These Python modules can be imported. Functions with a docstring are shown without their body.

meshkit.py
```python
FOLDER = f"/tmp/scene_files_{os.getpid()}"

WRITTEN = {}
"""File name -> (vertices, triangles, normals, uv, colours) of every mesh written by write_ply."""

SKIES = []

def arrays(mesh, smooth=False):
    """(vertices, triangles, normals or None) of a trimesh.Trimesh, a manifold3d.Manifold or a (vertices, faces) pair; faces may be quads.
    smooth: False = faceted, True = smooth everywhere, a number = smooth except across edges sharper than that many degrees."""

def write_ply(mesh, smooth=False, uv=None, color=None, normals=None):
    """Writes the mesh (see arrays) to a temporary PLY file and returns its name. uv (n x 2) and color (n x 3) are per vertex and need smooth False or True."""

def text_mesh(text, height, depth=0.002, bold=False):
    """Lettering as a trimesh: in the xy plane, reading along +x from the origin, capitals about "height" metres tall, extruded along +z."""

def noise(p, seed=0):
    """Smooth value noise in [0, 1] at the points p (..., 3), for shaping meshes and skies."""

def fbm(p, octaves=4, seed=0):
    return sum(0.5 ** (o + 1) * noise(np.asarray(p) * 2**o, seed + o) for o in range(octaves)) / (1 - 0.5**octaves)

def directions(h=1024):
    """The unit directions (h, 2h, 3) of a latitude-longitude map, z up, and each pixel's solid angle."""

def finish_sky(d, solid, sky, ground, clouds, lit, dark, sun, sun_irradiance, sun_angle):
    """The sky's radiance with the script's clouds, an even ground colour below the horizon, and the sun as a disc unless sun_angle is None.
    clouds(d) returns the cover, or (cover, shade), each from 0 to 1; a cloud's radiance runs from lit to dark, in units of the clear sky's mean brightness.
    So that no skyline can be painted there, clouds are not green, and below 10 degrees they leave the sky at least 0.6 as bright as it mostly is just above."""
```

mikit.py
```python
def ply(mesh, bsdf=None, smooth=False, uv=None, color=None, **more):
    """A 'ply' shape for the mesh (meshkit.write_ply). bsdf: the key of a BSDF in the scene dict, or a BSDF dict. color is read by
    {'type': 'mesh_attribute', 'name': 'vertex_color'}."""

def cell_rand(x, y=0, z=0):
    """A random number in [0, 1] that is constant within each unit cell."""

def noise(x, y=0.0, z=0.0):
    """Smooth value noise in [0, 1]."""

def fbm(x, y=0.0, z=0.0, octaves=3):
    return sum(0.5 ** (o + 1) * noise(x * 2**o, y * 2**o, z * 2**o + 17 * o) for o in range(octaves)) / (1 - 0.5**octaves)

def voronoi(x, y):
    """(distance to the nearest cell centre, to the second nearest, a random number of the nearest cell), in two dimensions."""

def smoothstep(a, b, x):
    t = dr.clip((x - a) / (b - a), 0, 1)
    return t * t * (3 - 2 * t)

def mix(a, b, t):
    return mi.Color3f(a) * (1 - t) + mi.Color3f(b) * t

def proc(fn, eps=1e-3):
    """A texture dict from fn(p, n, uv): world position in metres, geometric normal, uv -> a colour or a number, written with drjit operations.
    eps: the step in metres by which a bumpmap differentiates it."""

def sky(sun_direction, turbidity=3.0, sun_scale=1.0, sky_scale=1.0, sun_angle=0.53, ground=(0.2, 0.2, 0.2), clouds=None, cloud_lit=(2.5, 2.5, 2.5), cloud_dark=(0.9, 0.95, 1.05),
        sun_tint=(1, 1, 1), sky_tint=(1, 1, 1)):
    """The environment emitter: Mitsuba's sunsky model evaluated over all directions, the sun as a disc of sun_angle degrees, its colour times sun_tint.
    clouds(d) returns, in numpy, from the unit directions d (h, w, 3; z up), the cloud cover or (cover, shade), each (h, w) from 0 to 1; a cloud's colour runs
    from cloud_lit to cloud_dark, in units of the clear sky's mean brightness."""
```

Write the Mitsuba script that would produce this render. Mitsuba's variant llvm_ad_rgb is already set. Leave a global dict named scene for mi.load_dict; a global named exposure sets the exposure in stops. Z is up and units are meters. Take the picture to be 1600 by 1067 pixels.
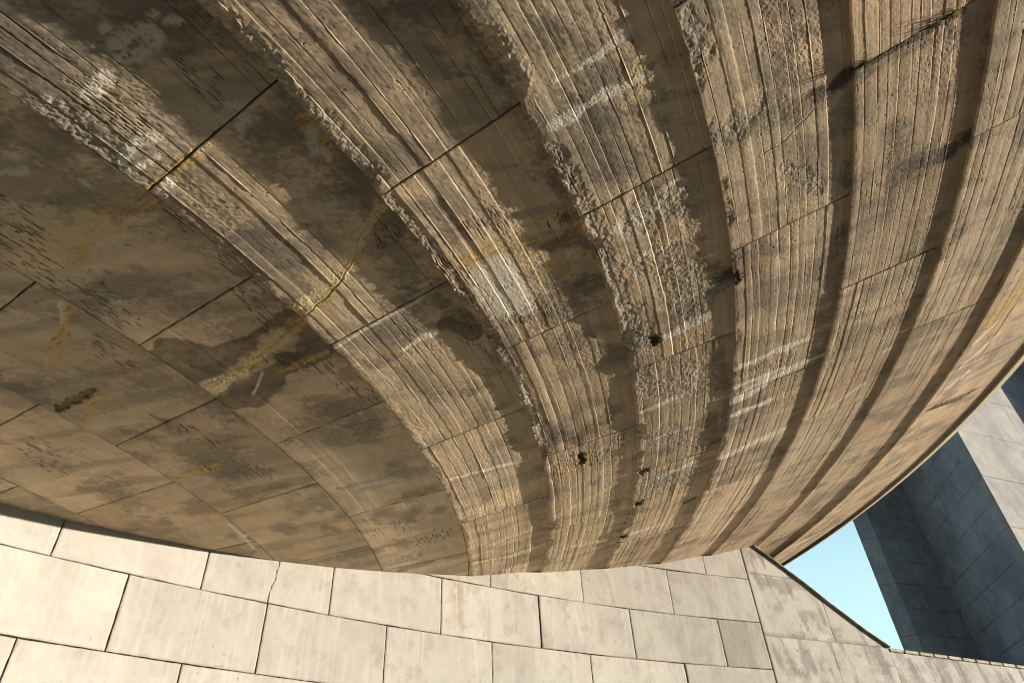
import math
import numpy as np, trimesh, mitsuba as mi, mikit, meshkit
from mikit import proc, fbm, noise, smoothstep, mix
import drjit as dr

scene, labels = {}, {}
T = mi.ScalarTransform4f
rng = np.random.default_rng(7)

# ------------------------------------------------------------------ camera
EYE = 1.7
EL, ROLL, FOCAL = 0.69555, -0.06145, 1057.8 / 1600.0
_f = np.array([0, math.cos(EL), math.sin(EL)])
_r = np.array([1.0, 0, 0])
_u = np.cross(_r, _f)
_up = -math.sin(ROLL) * _r + math.cos(ROLL) * _u
scene['camera'] = {'type': 'perspective', 'fov': math.degrees(2 * math.atan(0.5 / FOCAL)), 'fov_axis': 'x', 'near_clip': 0.05, 'far_clip': 6000.0,
                   'to_world': T().look_at(origin=[0, 0, EYE], target=[float(_f[0]), float(_f[1]), float(EYE + _f[2])], up=[float(v) for v in _up])}

# ------------------------------------------------------------------ sky and sun
SUN_AZ, SUN_EL = math.radians(94.0), math.radians(8.8)      # azimuth clockwise from +y
SUN = [math.sin(SUN_AZ) * math.cos(SUN_EL), math.cos(SUN_AZ) * math.cos(SUN_EL), math.sin(SUN_EL)]


def haze_band(d):
    """Thin pale haze all round the horizon, thinning out upwards."""
    e = np.degrees(np.arcsin(np.clip(d[..., 2], 0, 1)))
    t = np.clip((e - 12.0) / 26.0, 0, 1)
    return 0.85 * (1 - t * t * (3 - 2 * t))


scene['sky'] = mikit.sky(SUN, turbidity=3.0, sun_scale=1.0, sky_scale=0.36, sun_tint=(0.69, 1.045, 2.8), clouds=haze_band, sky_tint=(0.6, 0.86, 1.4), cloud_lit=(2.4, 3.6, 3.7), ground=(0.1, 0.095, 0.085))
exposure = 4.25

# ------------------------------------------------------------------ materials
CONCRETE = {'type': 'twosided', 'b': {'type': 'principled', 'base_color': {'type': 'mesh_attribute', 'name': 'vertex_color'}, 'roughness': 0.85, 'specular': 0.25}}
scene['stained_concrete'] = CONCRETE


def _tower(p, n, uv):
    q = p * 1.0
    a = fbm(q.x * 0.5, q.y * 0.5, q.z * 0.35, 4)
    b = fbm(q.x * 3.1, q.y * 3.1, q.z * 2.0, 4)
    s = noise(q.x * 1.7 + q.y * 1.1 + q.z * 0.55, q.y * 0.3, q.z * 0.25)
    c = mix(mi.Color3f(0.162, 0.158, 0.154), mi.Color3f(0.235, 0.227, 0.212), smoothstep(0.3, 0.7, a))
    c = mix(c, mi.Color3f(0.25, 0.205, 0.147), 0.28 * smoothstep(0.5, 0.75, s))
    return c * (0.72 + 0.56 * b)


def _plain(p, n, uv):
    b = fbm(p.x * 1.3, p.y * 1.3, p.z * 1.3, 4)
    return mi.Color3f(0.28, 0.25, 0.21) * (0.75 + 0.5 * b)


def _dark(p, n, uv):
    return mi.Color3f(0.12, 0.105, 0.09) * (0.7 + 0.6 * fbm(p.x * 6, p.y * 6, p.z * 6, 3))


def _ground(p, n, uv):
    b = fbm(p.x * 0.7, p.y * 0.7, 0.0, 4)
    d = fbm(p.x * 9, p.y * 9, 0.0, 2)
    c = mix(mi.Color3f(0.038, 0.036, 0.032), mi.Color3f(0.062, 0.058, 0.05), smoothstep(0.3, 0.7, b))
    return c * (0.8 + 0.4 * d)


def matt(fn, rough=0.85):
    return {'type': 'twosided', 'b': {'type': 'principled', 'base_color': proc(fn), 'roughness': rough, 'specular': 0.25}}


scene['tower_concrete'] = matt(_tower)
scene['plain_concrete'] = matt(_plain)
scene['lip_concrete'] = matt(lambda p, n, uv: mi.Color3f(0.46, 0.39, 0.28) * (0.8 + 0.4 * fbm(p.x * 2.3, p.y * 2.3, p.z * 5, 4)))
scene['core_concrete'] = matt(_dark)
scene['paving'] = matt(_ground)
scene['grass_green'] = {'type': 'twosided', 'b': {'type': 'diffuse', 'reflectance': {'type': 'rgb', 'value': [0.30, 0.27, 0.05]}}}
scene['moss_green'] = {'type': 'twosided', 'b': {'type': 'diffuse', 'reflectance': {'type': 'rgb', 'value': [0.11, 0.12, 0.03]}}}


# ------------------------------------------------------------------ helpers
def numbered(name):
    if name not in scene:
        return name
    i = 1
    while f'{name}_{i:03d}' in scene:
        i += 1
    return f'{name}_{i:03d}'


def put(name, mesh, bsdf, smooth=False, color=None):
    key = numbered(name)
    scene[key] = mikit.ply(mesh, bsdf, smooth=smooth, color=color)
    return key


def n2(a, b, c=0.0, seed=0, octaves=1):
    a, b, c = np.broadcast_arrays(a, b, c)
    p = np.stack([a, b, c], -1)
    return meshkit.fbm(p, octaves, seed) if octaves > 1 else meshkit.noise(p, seed)


def sst(a, b, x):
    t = np.clip((x - a) / (b - a), 0, 1)
    return t * t * (3 - 2 * t)


def lerp(c, col, m):
    return c * (1 - m[..., None]) + np.asarray(col, float) * m[..., None]


def seg_dist(u, v, pts):
    """Distance of (u, v) to a polyline, and the place along it from 0 to 1."""
    d = np.full(u.shape, 1e9)
    for (a, b), (c, e) in zip(pts[:-1], pts[1:]):
        L = max((c - a) ** 2 + (e - b) ** 2, 1e-9)
        t = np.clip(((u - a) * (c - a) + (v - b) * (e - b)) / L, 0, 1)
        d = np.minimum(d, np.hypot(u - a - t * (c - a), v - b - t * (e - b)))
    return d


def grid_faces(nu, nv):
    i, j = np.meshgrid(np.arange(nu - 1), np.arange(nv - 1), indexing='ij')
    a = (i * nv + j).ravel()
    q = np.stack([a, a + nv, a + nv + 1, a + 1], -1)
    return np.vstack([q[:, [0, 1, 2]], q[:, [0, 2, 3]]])


def slab(P, back, col):
    """A panel: the front grid P (nu, nv, 3), its skirt set back by the vectors 'back' (broadcast), vertex colours col."""
    nu, nv = P.shape[:2]
    V, F, C = [P.reshape(-1, 3)], [grid_faces(nu, nv)], [col.reshape(-1, 3)]
    B = np.broadcast_to(back, P.shape)
    at = nu * nv
    for idx in (np.s_[:, 0], np.s_[:, -1], np.s_[0, :], np.s_[-1, :]):
        e, b, c = P[idx], B[idx], col[idx]
        m = len(e)
        V += [e, e + b]
        C += [c, c]
        i = np.arange(m - 1)
        F += [np.stack([i, i + 1, i + 1 + m], -1) + at, np.stack([i, i + 1 + m, i + m], -1) + at]
        at += 2 * m
    # a plain back, so that the panel is a solid of its own
    V.append((P + B)[[0, 0, -1, -1], [0, -1, -1, 0]])
    C.append(col[[0, 0, -1, -1], [0, -1, -1, 0]])
    F.append(np.array([[at, at + 1, at + 2], [at, at + 2, at + 3]]))
    return (np.vstack(V), np.vstack(F)), np.vstack(C)


def box(sx, sy, sz, bevel=0.0):
    if bevel <= 0:
        return trimesh.creation.box((sx, sy, sz))
    import manifold3d as m3
    pts = []
    for a in (-1, 1):
        for b in (-1, 1):
            for c in (-1, 1):
                for k in range(3):
                    e = [sx / 2, sy / 2, sz / 2]
                    for j in range(3):
                        if j != k:
                            e[j] -= bevel
                    pts.append([a * e[0], b * e[1], c * e[2]])
    return trimesh.Trimesh(pts).convex_hull


def dirv(az):
    a = math.radians(az)
    return np.array([math.sin(a), math.cos(a)])

# kind, strip, width in metres, [(angle in degrees, metres out from the strip's inner edge)]
FEATURES = [
    ('wet', 3, 0.466, [(-24.1, 0.08), (-22.74, 0.48), (-22.42, 1.16), (-22.62, 1.6)]),
    ('wet', 3, 0.413, [(-22.28, 0.17), (-22.0, 0.78)]),
    ('wet', 3, 0.488, [(-20.99, 1.5), (-20.73, 0.87), (-20.17, 0.11)]),
    ('wet', 4, 0.223, [(-18.92, 1.36), (-17.81, 1.57)]),
    ('lime', 6, 0.124, [(-24.33, 0.15), (-24.24, 0.67), (-24.04, 1.14)]),
    ('lime', 6, 0.072, [(-25.37, 0.38), (-25.32, 0.85), (-25.4, 1.21)]),
    ('cream', 6, 0.178, [(-24.4, 1.11), (-24.55, 1.31), (-24.86, 1.63)]),
    ('cream', 6, 0.132, [(-23.56, 0.92), (-23.94, 1.38)]),
    ('lime', 6, 0.243, [(-19.6, 0.41), (-19.8, 0.86), (-20.05, 1.24)]),
    ('lime', 6, 0.088, [(-17.89, 0.52), (-17.85, 1.06)]),
    ('lime', 6, 0.145, [(-13.27, 0.82), (-13.35, 1.26)]),
    ('lime', 6, 0.101, [(-13.21, 0.52), (-13.15, 0.89)]),
    ('lime', 6, 0.074, [(-14.97, 0.87), (-14.93, 1.13)]),
    ('lime', 6, 0.103, [(-8.47, 0.06), (-8.64, 0.74)]),
    ('lime', 6, 0.111, [(-5.71, 0.16), (-5.73, 0.95)]),
    ('lime', 6, 0.182, [(-1.57, 0.51), (-2.01, 1.22)]),
    ('lime', 7, 0.131, [(-9.32, 0.03), (-9.44, 0.65), (-9.43, 1.29)]),
    ('lime', 7, 0.236, [(-6.92, 0.03), (-7.45, 0.62), (-7.81, 1.26)]),
    ('lime', 7, 0.129, [(-5.74, 0.08), (-5.79, 0.77)]),
    ('lime', 7, 0.189, [(-1.79, 0.1), (-2.26, 0.78), (-2.53, 1.33)]),
    ('cream', 7, 0.115, [(-9.65, 1.28), (-9.74, 1.66)]),
    ('lime', 7, 0.107, [(-7.81, 1.32), (-7.83, 1.73)]),
    ('lime', 7, 0.108, [(-7.95, 0.07), (-7.97, 0.94)]),
    ('lime', 8, 0.096, [(-3.08, 0.52), (-3.7, 0.81), (-4.16, 1.12)]),
    ('cream', 8, 0.097, [(-2.89, 0.06), (-3.11, 0.61)]),
    ('ochre', 9, 0.121, [(-2.53, 0.05), (-2.84, 0.66), (-3.14, 1.28)]),
    ('lime', 8, 0.074, [(-6.31, 1.27), (-6.46, 1.48)]),
    ('cream', 9, 0.089, [(-1.11, 0.24), (-1.18, 0.61)]),
    ('lime', 5, 0.506, [(-20.17, 0.49), (-18.6, 0.53)]),
    ('ochre', 5, 0.127, [(-21.44, 0.19), (-21.16, 0.64), (-20.7, 1.12)]),
    ('ochre', 5, 0.081, [(-21.63, 0.29), (-21.42, 0.94), (-21.19, 1.78)]),
    ('ochre', 5, 0.111, [(-19.22, 0.92), (-19.2, 1.32), (-19.22, 1.69)]),
    ('ochre', 5, 0.09, [(-20.28, 0.94), (-20.13, 1.35), (-20.35, 1.76)]),
    ('ochre', 5, 0.056, [(-18.55, 1.11), (-18.57, 1.69)]),
    ('olive', 5, 0.231, [(-20.13, 1.26), (-19.99, 1.59), (-18.89, 1.76)]),
    ('olive', 5, 0.155, [(-20.87, 1.53), (-20.76, 1.81)]),
    ('olive', 5, 0.207, [(-17.99, 1.41), (-17.79, 1.7)]),
    ('ochre', 4, 0.131, [(-18.73, 1.24), (-18.83, 0.88), (-18.89, 0.53)]),
    ('lime', 4, 0.104, [(-18.77, 1.15), (-18.77, 0.69)]),
    ('olive', 4, 0.269, [(-20.25, 1.39), (-18.37, 1.6)]),
    ('cream', 4, 0.07, [(-21.22, 1.34), (-21.18, 1.49)]),
    ('crack', 4, 0.08, [(-24.89, 1.55), (-24.33, 1.17), (-23.72, 0.96), (-23.27, 0.71), (-22.95, 0.43), (-22.78, 0.2), (-22.59, -0.02)]),
    ('cream', 4, 0.149, [(-23.2, 0.01), (-23.3, 0.41), (-23.41, 0.76)]),
    ('cream', 4, 0.153, [(-23.93, 0.95), (-24.45, 1.28), (-24.89, 1.55)]),
    ('limecrack', 4, 0.049, [(-20.51, -0.07), (-20.66, 0.38), (-20.69, 0.84), (-20.63, 1.24)]),
    ('ochre', 3, 0.18, [(-22.56, 1.66), (-22.31, 1.32), (-22.14, 0.91)]),
    ('cream', 3, 0.316, [(-22.18, 1.34), (-21.78, 0.67), (-21.61, 0.01)]),
    ('ochre', 3, 0.074, [(-22.26, 1.31), (-21.86, 0.79), (-21.63, 0.1)]),
    ('ochre', 3, 0.113, [(-20.47, 1.59), (-20.52, 1.3), (-20.63, 0.95)]),
    ('grey', 3, 0.139, [(-10.6, 0.2), (-10.3, 0.81), (-10.19, 1.42)]),
    ('cream', 3, 0.122, [(-7.48, 0.01), (-7.25, 0.84), (-7.23, 1.6)]),
    ('lime', 1, 0.159, [(-8.33, 1.68), (-9.42, 2.16)]),
    ('lime', 1, 0.077, [(-10.53, 1.64), (-6.61, 1.59)]),
    ('limespot', 2, 0.073, [(-10.43, 1.62), (-9.3, 1.59), (-8.15, 1.55)]),
    ('limespot', 1, 0.08, [(-8.45, 1.56), (-7.64, 1.54)]),
    ('limespot', 3, 0.082, [(-10.31, 1.65), (-7.85, 1.68), (-5.93, 1.65)]),
    ('cream', 4, 0.196, [(-3.72, 0.41), (-4.04, 0.79), (-4.43, 1.11)]),
    ('cream', 4, 0.156, [(1.43, 0.48), (1.16, 0.85), (1.07, 1.21)]),
    ('lime', 4, 0.09, [(-8.18, 0.12), (-7.76, 0.75), (-7.49, 1.19)]),
    ('cream', 4, 0.132, [(3.63, 0.1), (4.16, 0.92), (3.74, 1.62)]),
    ('cream', 5, 0.222, [(5.0, 0.45), (5.11, 0.91), (5.36, 1.34)]),
    ('cream', 5, 0.154, [(-0.23, 0.17), (-0.98, 0.67), (-1.85, 1.18)]),
    ('ochre', 5, 0.113, [(1.93, 0.14), (1.87, 0.85), (1.59, 1.54)]),
    ('ochre', 6, 0.162, [(1.26, 0.02), (0.81, 0.62), (1.06, 1.28)]),
    ('lime', 6, 0.142, [(5.25, 0.25), (4.94, 0.92)]),
    ('limespot', 4, 0.095, [(-32.84, 1.32), (-32.82, 1.35)]),
    ('limespot', 4, 0.102, [(-32.58, 1.36), (-32.5, 1.41)]),
    ('limespot', 4, 0.08, [(-32.39, 1.45), (-32.37, 1.45)]),
    ('limespot', 4, 0.091, [(-33.42, 0.95), (-33.38, 0.98)]),
    ('limespot', 4, 0.121, [(-33.01, 0.92), (-32.9, 1.12), (-32.62, 1.24), (-32.45, 1.21), (-32.46, 1.01), (-32.7, 0.86)]),
    ('limespot', 4, 0.075, [(-30.33, 1.16), (-30.02, 1.22)]),
    ('limespot', 4, 0.091, [(-29.73, 1.18), (-29.51, 1.19), (-29.52, 1.09)]),
    ('lime', 4, 0.088, [(-32.68, 0.38), (-32.66, 0.51), (-32.72, 0.63)]),
    ('lime', 4, 0.083, [(-30.95, 0.1), (-30.93, 0.37), (-30.7, 0.52)]),
    ('lime', 4, 0.075, [(-30.51, 0.08), (-30.47, 0.36)]),
    ('lime', 4, 0.066, [(-32.34, 0.18), (-32.39, 0.27)]),
    ('limespot', 3, 0.071, [(-32.81, 1.67), (-32.74, 1.71)]),
    ('limespot', 3, 0.048, [(-31.16, 1.69), (-30.35, 1.66), (-29.86, 1.7)]),
    ('lime', 3, 0.063, [(-32.1, 1.7), (-32.0, 1.99)]),
    ('ochre', 4, 0.134, [(-29.79, 0.12), (-29.79, 0.38), (-29.67, 0.59)]),
    ('lime', 4, 0.085, [(-29.55, 0.08), (-29.55, 0.23)]),
    ('cream', 4, 0.096, [(-29.8, 0.6), (-29.78, 0.8)]),
    ('ochre', 3, 0.256, [(-29.74, 0.51), (-30.07, 0.99), (-29.61, 1.6)]),
    ('cream', 3, 0.32, [(-30.51, 0.18), (-30.27, 0.64), (-30.08, 1.04)]),
    ('limespot', 3, 0.094, [(-32.69, 0.98), (-32.51, 1.09)]),
    ('limespot', 3, 0.101, [(-33.05, 1.15), (-32.93, 1.21)]),
    ('limespot', 3, 0.074, [(-31.24, 1.35), (-30.97, 1.34)]),
    ('limespot', 4, 0.082, [(-32.93, 0.19), (-33.3, 0.16)]),
    ('limespot', 3, 0.069, [(-32.93, 0.9), (-32.86, 0.97)]),
    ('lime', 2, 0.065, [(-28.57, 1.56), (-28.04, 1.3)]),
    ('ochre', 2, 0.129, [(-28.67, 1.72), (-27.75, 1.25), (-26.67, 0.65)]),
    ('ochre', 4, 0.179, [(-28.47, 1.6), (-27.86, 1.6), (-27.16, 1.56)]),
    ('limespot', 4, 0.12, [(-28.14, 1.58), (-27.59, 1.44)]),
    ('limespot', 4, 0.091, [(-27.49, 1.53), (-27.14, 1.51)]),
    ('limespot', 3, 0.076, [(-27.46, 0.31), (-27.24, 0.41)]),
    ('limespot', 3, 0.04, [(-21.05, 0.75), (-20.51, 0.56), (-20.12, 0.4)]),
    ('limespot', 2, 0.042, [(-19.43, 1.55), (-19.2, 1.53)]),
    ('ochre', 2, 0.173, [(-24.01, 0.54), (-23.54, 0.25), (-23.37, 0.02)]),
    ('slot', 2, 0.135, [(-24.56, 0.09), (-24.54, 0.38), (-24.52, 0.64)]),
    ('ochre', 2, 0.198, [(-16.59, 0.0), (-16.51, 0.32), (-16.31, 0.65)]),
    ('mouldk', 8, 0.091, [(-20.78, 0.01), (-20.73, 0.49), (-20.68, 0.87), (-20.69, 1.28)]),
    ('mould', 7, 0.561, [(-20.87, 0.52), (-20.77, 0.79)]),
    ('mould', 7, 0.429, [(-21.07, 0.06), (-20.8, 0.36)]),
    ('mouldk', 7, 0.208, [(-20.59, 1.26), (-20.61, 1.45), (-20.73, 1.69)]),
    ('mould', 7, 0.379, [(-20.43, 1.02), (-20.49, 1.25)]),
    ('crackw', 7, 0.058, [(-19.61, 0.54), (-19.69, 0.83), (-19.89, 1.0), (-20.2, 1.21)]),
    ('mould', 8, 0.263, [(-20.69, 0.07), (-20.56, 0.49), (-20.4, 0.88)]),
    ('mould', 8, 0.439, [(-17.88, 0.46), (-15.94, 0.99)]),
    ('mouldk', 8, 0.349, [(-16.08, 1.35), (-16.28, 1.65)]),
    ('mould', 8, 0.415, [(-16.08, 0.62), (-16.35, 0.97)]),
    ('mould', 9, 0.308, [(-11.36, 0.0), (-12.3, 0.21)]),
    ('mouldk', 6, 0.132, [(2.66, 1.33), (2.41, 1.53)]),
    ('moss', 10, 0.194, [(0.44, 0.38), (0.69, 1.18), (0.73, 1.65)]),
    ('mouldk', 10, 0.116, [(0.44, 0.2), (1.03, 1.28)]),
    ('ochre', 10, 0.522, [(-4.84, 0.34), (-6.21, 0.44), (-7.09, 0.59)]),
    ('lime', 10, 0.109, [(-2.62, 0.26), (-4.2, 0.8)]),
    ('lime', 10, 0.106, [(-4.25, 0.17), (-5.39, 0.5)]),
    ('lime', 10, 0.131, [(-1.18, 0.3), (-1.83, 0.66)]),
    ('ochre', 10, 0.1, [(1.79, 0.02), (1.76, 1.13)]),
    ('ochre', 10, 0.104, [(3.82, 0.2), (3.77, 0.97)]),
    ('mould', 6, 0.303, [(-16.42, 1.23), (-14.9, 1.55)]),
    ('mouldk', 6, 0.252, [(-14.97, 1.5), (-15.08, 1.65)]),
    ('mould', 6, 0.349, [(-11.47, 1.29), (-8.39, 1.53)]),
    ('mould', 6, 0.322, [(-6.19, 1.3), (-3.55, 1.53)]),
    ('mould', 5, 0.311, [(-10.95, 0.05), (-7.71, 0.64)]),
    ('mould', 5, 0.382, [(-7.61, 0.69), (-9.28, 1.36)]),
    ('rough', 5, 0.244, [(-28.39, 1.72), (-27.42, 1.76), (-26.2, 1.72), (-24.72, 1.73)]),
    ('ochre', 5, 0.101, [(-28.08, 1.69), (-27.04, 1.71), (-25.75, 1.77), (-25.18, 1.78)]),
    ('rough', 5, 0.198, [(-31.76, 0.02), (-30.72, 0.06), (-29.43, 0.04), (-27.83, 0.06), (-25.86, 0.06)]),
    ('rough', 6, 0.186, [(-23.49, 0.07), (-21.96, 0.12), (-20.51, 0.14), (-18.63, 0.15), (-16.17, 0.16), (-13.34, 0.17)]),
    ('rough', 6, 0.556, [(-19.68, 0.76), (-19.29, 1.15)]),
    ('rough', 6, 0.696, [(-17.25, 0.74), (-14.81, 1.16)]),
    ('rough', 6, 0.964, [(-10.8, 0.33), (-9.28, 0.96)]),
    ('rough', 6, 0.684, [(-5.91, 0.4), (-4.28, 1.05)]),
    ('rough', 6, 0.425, [(-15.34, 0.19), (-13.26, 0.22)]),
    ('rough', 5, 0.151, [(-25.0, 0.06), (-23.13, 0.07), (-20.75, 0.05), (-17.49, 0.02), (-14.81, 0.08)]),
    ('rough', 5, 0.151, [(-14.81, 0.08), (-11.68, 0.1), (-8.18, 0.07)]),
    ('lime', 5, 0.054, [(-15.0, 0.1), (-11.68, 0.1), (-9.5, 0.04)]),
    ('rough', 5, 0.537, [(-5.78, 0.46), (-5.36, 1.05)]),
    ('ochre', 5, 0.354, [(-5.34, 0.33), (-5.46, 0.81)]),
    ('rough', 6, 0.777, [(-0.65, 0.41), (-0.42, 1.25)]),
    ('rough', 7, 0.252, [(-24.87, 0.07), (-23.72, 0.08)]),
    ('rough', 7, 0.372, [(-21.17, 0.07), (-21.19, 0.47)]),
    ('rough', 4, 0.197, [(-32.98, 0.13), (-31.37, 0.1)]),
    ('rough', 7, 0.3, [(-18.53, 0.79), (-17.37, 1.21)]),
    ('hole', 6, 0.168, [(-13.37, 0.44), (-13.12, 0.47)]),
    ('hole', 7, 0.133, [(-15.07, 0.03), (-14.71, 0.04)]),
    ('hole', 5, 0.158, [(-6.22, 0.69), (-5.55, 0.69)]),
    ('hole', 6, 0.208, [(-2.76, 0.12), (-2.75, 0.21)]),
    ('hole', 6, 0.195, [(1.1, 0.17), (0.95, 0.18)]),
    ('hole', 6, 0.231, [(5.3, 0.05), (5.28, 0.09)]),
    ('dashr', 6, 0.187, [(-23.36, 0.07), (-22.79, 0.08), (-21.94, 0.06)]),
    ('dashr', 6, 0.2, [(-9.74, 0.09), (-8.67, 0.1)]),
    ('dashr', 6, 0.15, [(-19.77, 0.05), (-18.49, 0.04)]),
    ('dash', 3, 0.42, [(-26.55, 1.68), (-25.53, 1.65)]),
    ('dashr', 3, 0.526, [(-24.72, 1.51), (-23.56, 1.48)]),
    ('dash', 3, 0.388, [(-21.37, 1.01), (-19.78, 1.44)]),
    ('dash', 3, 0.572, [(-29.1, 0.15), (-26.82, 0.12)]),
    ('dash', 2, 0.431, [(-26.11, 1.29), (-25.11, 1.28)]),
    ('dashr', 4, 0.366, [(-23.76, 1.29), (-23.79, 1.49)]),
    ('dashr', 5, 0.439, [(-23.06, -0.03), (-21.4, 0.08), (-19.41, 0.15)]),
    ('dashr', 5, 0.431, [(-22.36, 0.63), (-22.24, 0.99)]),
    ('dashr', 5, 0.341, [(-17.41, 0.24), (-17.59, 0.45)]),
    ('dash', 5, 0.235, [(-17.24, 0.82), (-17.31, 0.94)]),
    ('dashr', 7, 0.38, [(-14.62, 1.55), (-13.83, 1.67)]),
    ('dash', 4, 0.482, [(-32.38, 0.38), (-31.33, 0.43)]),
    ('dash', 3, 0.54, [(-31.82, 0.54), (-30.16, 0.14)]),
    ('dash', 3, 0.243, [(-28.96, 1.72), (-28.22, 1.63)]),
    ('dash', 2, 0.398, [(-15.76, 0.91), (-14.24, 1.18)]),
    ('dash', 2, 0.286, [(-16.31, 0.59), (-16.1, 0.71)]),
    ('dash', 3, 0.568, [(-4.57, 0.22), (-4.76, 0.64)]),
    ('dash', 3, 0.495, [(-1.52, 0.92), (-1.95, 1.43)]),
    ('dashr', 4, 0.385, [(-1.3, 0.35), (-0.59, 0.49)]),
    ('dash', 5, 0.41, [(-5.35, 0.21), (-5.25, 0.93)]),
    ('dash', 2, 0.282, [(-21.27, 0.83), (-18.18, 0.96)]),
    ('dash', 1, 0.472, [(-22.92, 0.9), (-20.87, 0.8)]),
    ('dash', 5, 0.259, [(-21.0, 1.38), (-21.09, 1.65)]),
    ('dashr', 4, 0.283, [(-17.97, 1.49), (-16.72, 1.56)]),
    ('dash', 5, 0.387, [(-6.31, 1.42), (-6.5, 1.65)]),
    ('dash', 7, 0.45, [(-8.6, 0.39), (-8.6, 0.97)]),
    ('dash', 3, 0.458, [(0.22, 0.59), (0.58, 0.77)]),
    ('dash', 3, 0.497, [(-17.91, 1.57), (-17.2, 1.65)]),
    ('dash', 4, 0.373, [(-31.38, 1.2), (-30.61, 1.14)]),
]
# ------------------------------------------------------------------ the saucer: a bowl of lapped concrete rings seen from below
AX = np.array([-18.708, 12.741])
RING_R = np.array([10.9, 12.50, 14.218, 15.852, 17.551, 19.242, 20.961, 22.660, 24.378, 26.061, 27.691, 29.90])
RING_Z = np.array([4.72, 4.86, 5.022, 5.274, 5.553, 5.933, 6.294, 6.661, 7.107, 7.565, 8.004, 8.885]) + EYE
LAP = np.array([0.004, 0.004, 0.005, 0.006, 0.018, 0.050, 0.042, 0.038, 0.048, 0.046, 0.062, 0.0])      # how far each ring hangs below the one inside it
EDGE_WEAR = np.array([0.0, 0.0, 0.06, 0.1, 0.4, 0.9, 1.0, 0.5, 0.12, 0.08, 0.12])
BOARDS = np.array([0.06, 0.07, 0.08, 0.11, 0.9, 1.0, 1.0, 1.0, 0.9, 0.85, 0.7])
THICK = 0.14
PHI_SEEN = (-52.0, 28.0)


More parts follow.
